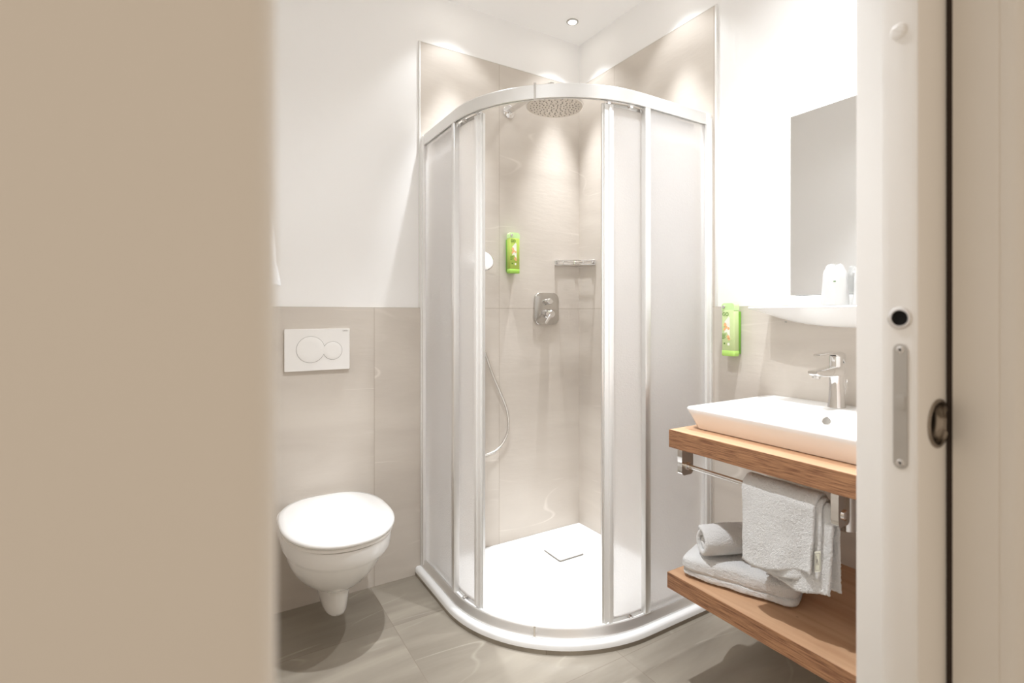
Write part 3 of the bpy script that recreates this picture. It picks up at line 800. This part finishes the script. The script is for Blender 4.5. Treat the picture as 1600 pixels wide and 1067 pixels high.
obj('shelf_body', b, M['porcelain'], t, angle=45)
b = NB(); box(b, (-.022, -1.745, 1.1955), (.0085, -1.23, 1.2335), .004); obj('back_ledge', b, M['porcelain'], t)
b = NB(); lathe(b, (-.075, -1.255, 1.146), (-.2, 0, -1), [(.004, 0), (.004, .003), (.002, .004)], 12); obj('fixing_screw', b, M['label_grey'], t)

def wrapped_cup(cx, cy, z, label):
    t = thing('wrapped_cup', (cx, cy, z), label, 'cup', 'wrapped cups on the ceramic shelf')
    b = NB(); lathe(b, (cx, cy, z), (0, 0, 1), [(.0345, .0005), (.035, .002), (.029, .094), (.0275, .096), (.010, .096)], 32)
    obj('cup', b, M['plastic'], t)
    b = NB(); rings = []; n = 40; rnd = random.Random(int(cy*1000))
    ph = [rnd.uniform(0, 6.28) for _ in range(6)]
    for z_, r, wv in ((.0005, .0375, .6), (.004, .0385, 1), (.03, .0365, 1.2), (.06, .0345, 1.4), (.085, .0325, 1.6), (.098, .031, 2.0), (.106, .028, 3.0), (.112, .023, 4.5), (.119, .020, 6), (.124, .014, 7)):
        ring = []
        for i in range(n):
            a = 2*PI*i/n
            d = wv*.0008*(math.sin(5*a+ph[0]+z_*20)+.7*math.sin(9*a+ph[1]-z_*60)+.5*math.sin(14*a+ph[2]))
            ring.append(Vector((cx+(r+d)*math.cos(a), cy+(r+d)*math.sin(a), z+z_+(.004*math.sin(3*a+ph[3])*(wv > 3)))))
        rings.append(ring)
    loft(b, rings, cap1=False)
    o = obj('plastic_wrapper', b, M['bag'], t, angle=25)
    b = NB()
    for k in range(3): lathe(b, (cx-.0365*math.cos(.5)+.001*k, cy-.0365*math.sin(.5)+.004*k, z+.072), (-.88, -.48, 0), [(.0018, 0), (.0018, .0014)], 10)
    obj('print_mark', b, M['label_ink'], o)
wrapped_cup(-.088, -1.425, 1.1965, 'cup in a crumpled clear wrapper on the shelf in front of the mirror')
wrapped_cup(-.070, -1.512, 1.1965, 'second wrapped cup on the ceramic shelf, half hidden by the door edge')

# ------------------------------------------------------------------ towel rail
RX, RZ = -.450, .700
t = thing('towel_rail', (RX, -1.40, RZ), 'chrome towel rail fixed under the front of the oak counter', 'towel rail')
b = NB(); tube(b, [(RX, -1.160, RZ), (RX, -1.4, RZ), (RX, -1.640, RZ)], .0068, 20); obj('bar', b, M['chrome'], t)
for y in (-1.158, -1.632):
    b = NB()
    secs = []
    pr_ = rrect(.050, .0855, .012, 5)
    loft(b, [[Vector((RX-.002+x, y+dy, .7160+z)) for x, z in pr_] for dy in (-.009, -.007, .007, .009)])
    br = obj('bracket', b, M['chrome'], t, angle=35)
    b = NB(); lathe(b, (RX, y-.0085, RZ), (0, -1, 0), [(.012, 0), (.012, .004), (.009, .006)], 24); obj('bar_collar', b, M['chrome'], br)

# ------------------------------------------------------------------ towels
def ruffle(bm, amp, freq, seed=0, fine=.0009):
    for v in bm.verts:
        p = v.co*freq + Vector((seed*3.1, seed*1.7, 0))
        v.co += v.normal*(noise.noise(p)*amp + noise.noise(v.co*340)*fine)

def sheet(bm, fn, nu, nv, thick):
    """closed sheet: fn(u,v)->(point, normal) sampled on a grid, given thickness"""
    G = [[None]*(nv+1) for _ in range(nu+1)]
    for i in range(nu+1):
        for j in range(nv+1): G[i][j] = Vector(fn(i/nu, j/nv))
    A = [[None]*(nv+1) for _ in range(nu+1)]; B = [[None]*(nv+1) for _ in range(nu+1)]
    for i in range(nu+1):
        for j in range(nv+1):
            du = G[min(i+1, nu)][j]-G[max(i-1, 0)][j]; dv = G[i][min(j+1, nv)]-G[i][max(j-1, 0)]
            n = du.cross(dv).normalized()
            e = min(i, nu-i, j, nv-j); th = thick*(.35 if e == 0 else (.8 if e == 1 else 1))/2
            A[i][j] = bm.verts.new(G[i][j]+n*th); B[i][j] = bm.verts.new(G[i][j]-n*th)
    for i in range(nu):
        for j in range(nv):
            bm.faces.new((A[i][j], A[i+1][j], A[i+1][j+1], A[i][j+1]))
            bm.faces.new((B[i][j], B[i][j+1], B[i+1][j+1], B[i+1][j]))
    for i in range(nu):
        bm.faces.new((A[i][0], B[i][0], B[i+1][0], A[i+1][0])); bm.faces.new((A[i][nv], A[i+1][nv], B[i+1][nv], B[i][nv]))
    for j in range(nv):
        bm.faces.new((A[0][j], A[0][j+1], B[0][j+1], B[0][j])); bm.faces.new((A[nu][j], B[nu][j], B[nu][j+1], A[nu][j+1]))

# hand towel draped over the rail, folded lengthwise in layers
t = thing('hand_towel', (RX, -1.50, RZ), 'white hand towel draped over the chrome rail', 'towel')
b = NB()
def layer(r, y0, y1, zl, zr, zb, thick, seed):
    def fn(u, v):
        y = y0+(y1-y0)*v
        zf = zl+(zr-zl)*v + .006*math.sin(v*7+seed)
        Lf = RZ-zf; La = PI*r; Lb = RZ-zb; L = Lf+La+Lb; s = u*L
        if s < Lf:
            k = (Lf-s)/max(Lf, 1e-6); x = RX-r; z = RZ-(Lf-s)
            x += -.010*k*k + .006*k*math.sin(v*6.5+seed*1.3) + .003*k*math.sin(v*15+seed)
            y += .012*k*(v-.5) 
        elif s < Lf+La:
            a = (s-Lf)/r; x = RX-r*math.cos(a); z = RZ+r*math.sin(a)
        else:
            k = (s-Lf-La)/Lb; x = RX+r+.01*k; z = RZ-(s-Lf-La)
            x += .006*k*math.sin(v*6+seed)
        return (x, y, z)
    sheet(b, fn, 170, 110, thick)
layer(.0125, -1.400, -1.622, .487, .498, .50, .009, .4)
layer(.0215, -1.392, -1.600, .494, .527, .50, .008, 1.1)
layer(.0305, -1.384, -1.588, .502, .543, .50, .009, 1.9)
b.normal_update(); ruffle(b, .0022, 22, 2, .0019)
ht = obj('cloth', b, M['terry'], t, angle=80)
b = NB()    # pressed woven borders on the front fold
for yy in (-1.455, -1.487):
    def fn(u, v, yy=yy): return (RX-.0352-.010*(1-u)**2+.004*(1-u)*math.sin((yy+1.384)/-.204*6.5+2.4), yy-.0012+.0024*v, .525+(.700-.525)*u)
b.free()
b = NB()    # care label on the right edge
def fn(u, v): return (RX-.046+.006*v, -1.5955-.011*v, .560+.048*u+.004*v)
sheet(b, fn, 6, 4, .001)
lb = obj('care_label', b, M['label_pale'], t); lb['label'] = 'small white care label with dark outline'
b = NB()
for (u0, v0, u1, v1) in ((.08, .12, .92, .12), (.92, .12, .92, .85), (.92, .85, .08, .85), (.08, .85, .08, .12), (.35, .3, .65, .45), (.65, .45, .35, .6), (.45, .3, .8, .3)):
    p = Vector(fn(u0, v0))+Vector((-.0012, -.0006, 0)); q = Vector(fn(u1, v1))+Vector((-.0012, -.0006, 0)); tube(b, [p, q], .0005, 5)
obj('label_print', b, M['label_grey'], lb)

# folded towel on the lower shelf
t = thing('folded_towel', (-.33, -1.30, .3745), 'thick folded white towel lying flat on the oak shelf', 'towel')
def layer_block(b, L, Wd, z0, z1, r, seed, cx=0, cy=0):
    tmp = bmesh.new(); nx = 110
    rings = []
    hh = (z1-z0)/2; zc = (z0+z1)/2
    # superellipse blanket built as rings along L
    for i in range(nx+1):
        k = -1+2*i/nx; sx = L/2*math.sin(k*PI/2)
        w_ = (1-abs(math.sin(k*PI/2))**9)**(1/9) if abs(k) < 1 else .001
        hz = (1-abs(math.sin(k*PI/2))**7)**(1/3.5) if abs(k) < 1 else .001
        ring = []
        for j in range(150):
            a = 2*PI*j/150; ca, sa = math.cos(a), math.sin(a)
            yy = Wd/2*w_*math.copysign(abs(ca)**(.28), ca); zz = hh*max(hz, .02)*math.copysign(abs(sa)**(.55), sa)
            ring.append(Vector((cx+sx, cy+yy, zc+zz)))
        rings.append(ring)
    loft(tmp, rings); tmp.normal_update(); ruffle(tmp, .004, 14, seed, .0018); join(b, tmp)
b = NB()
layer_block(b, .325, .225, .0005, .030, .01, 1)
layer_block(b, .328, .232, .016, .0725, .01, 3, .002, .002)
Mx = Matrix.Translation((-.335, -1.290, .376)) @ Matrix.Rotation(math.radians(-70), 4, 'Z')
for v in b.verts:      # loose drape: left part lower at the outer edge
    v.co.z = max(v.co.z, .0) * (1 - .10*max(0, -v.co.x/.16))
bmesh.ops.transform(b, matrix=Mx, verts=b.verts)
ft = obj('cloth', b, M['terry'], t, angle=80)

# rolled towel on top of it
t = thing('rolled_towel', (-.36, -1.27, .447), 'small rolled white towel resting on top of the folded towel', 'towel')
b = NB()
p0 = Vector((-.468, -1.226, .4930)); p1 = Vector((-.262, -1.322, .4930)); ax = (p1-p0).normalized(); sd = ax.cross(Vector((0, 0, 1))).normalized(); up = sd.cross(ax)
def fn(u, v):
    a = 1.2+u*PI*2*2.1; r = .007+.0172*(u*2.1)
    q = p0.lerp(p1, v)
    e = (1-abs(2*v-1)**6)
    rr = r*(.93+.07*e) ; push = (1-u)*.016*(1 if v < .5 else -1)*(abs(2*v-1)**4)
    return q + (sd*math.cos(a)+up*math.sin(a)*.96)*rr + ax*push
sheet(b, fn, 260, 80, .0152)
b.normal_update(); ruffle(b, .0022, 18, 5, .0018)
obj('cloth', b, M['terry'], t, angle=80)

# white towel on a hook at the left, only its edge shows past the door frame
t = thing('hanging_towel', (XL, -1.00, 1.62), 'white towel hanging from a wall hook at the left', 'towel')
b = NB(); rings = []
for i in range(40):
    k = i/39; z = 1.61-.372*k; r = .012+.056*k**.35; ring = []
    for j in range(48):
        a = 2*PI*j/48; d = 1+.10*math.sin(5*a+3*k)+.05*math.sin(9*a)
        ring.append(Vector((XL+.009+.006+max(.0, (r*.95)*(1+math.cos(a)))*d*.98, -1.00+r*1.0*math.sin(a)*d, z+.006*math.sin(4*a)*(k > .95))))
    rings.append(ring)
loft(b, rings); b.normal_update(); ruffle(b, .004, 20, 9, .0012)
obj('cloth', b, M['terry'], t, angle=80)
t = thing('towel_hook', (XL, -1.00, 1.60), 'chrome wall hook behind the hanging white towel', 'hook')
b = NB(); lathe(b, (XL+.0, -1.00, 1.63), (1, 0, 0), [(.020, 0), (.020, .006), (.008, .009), (.008, .045), (.013, .047), (.013, .052)], 24)
obj('hook_body', b, M['chrome'], t)
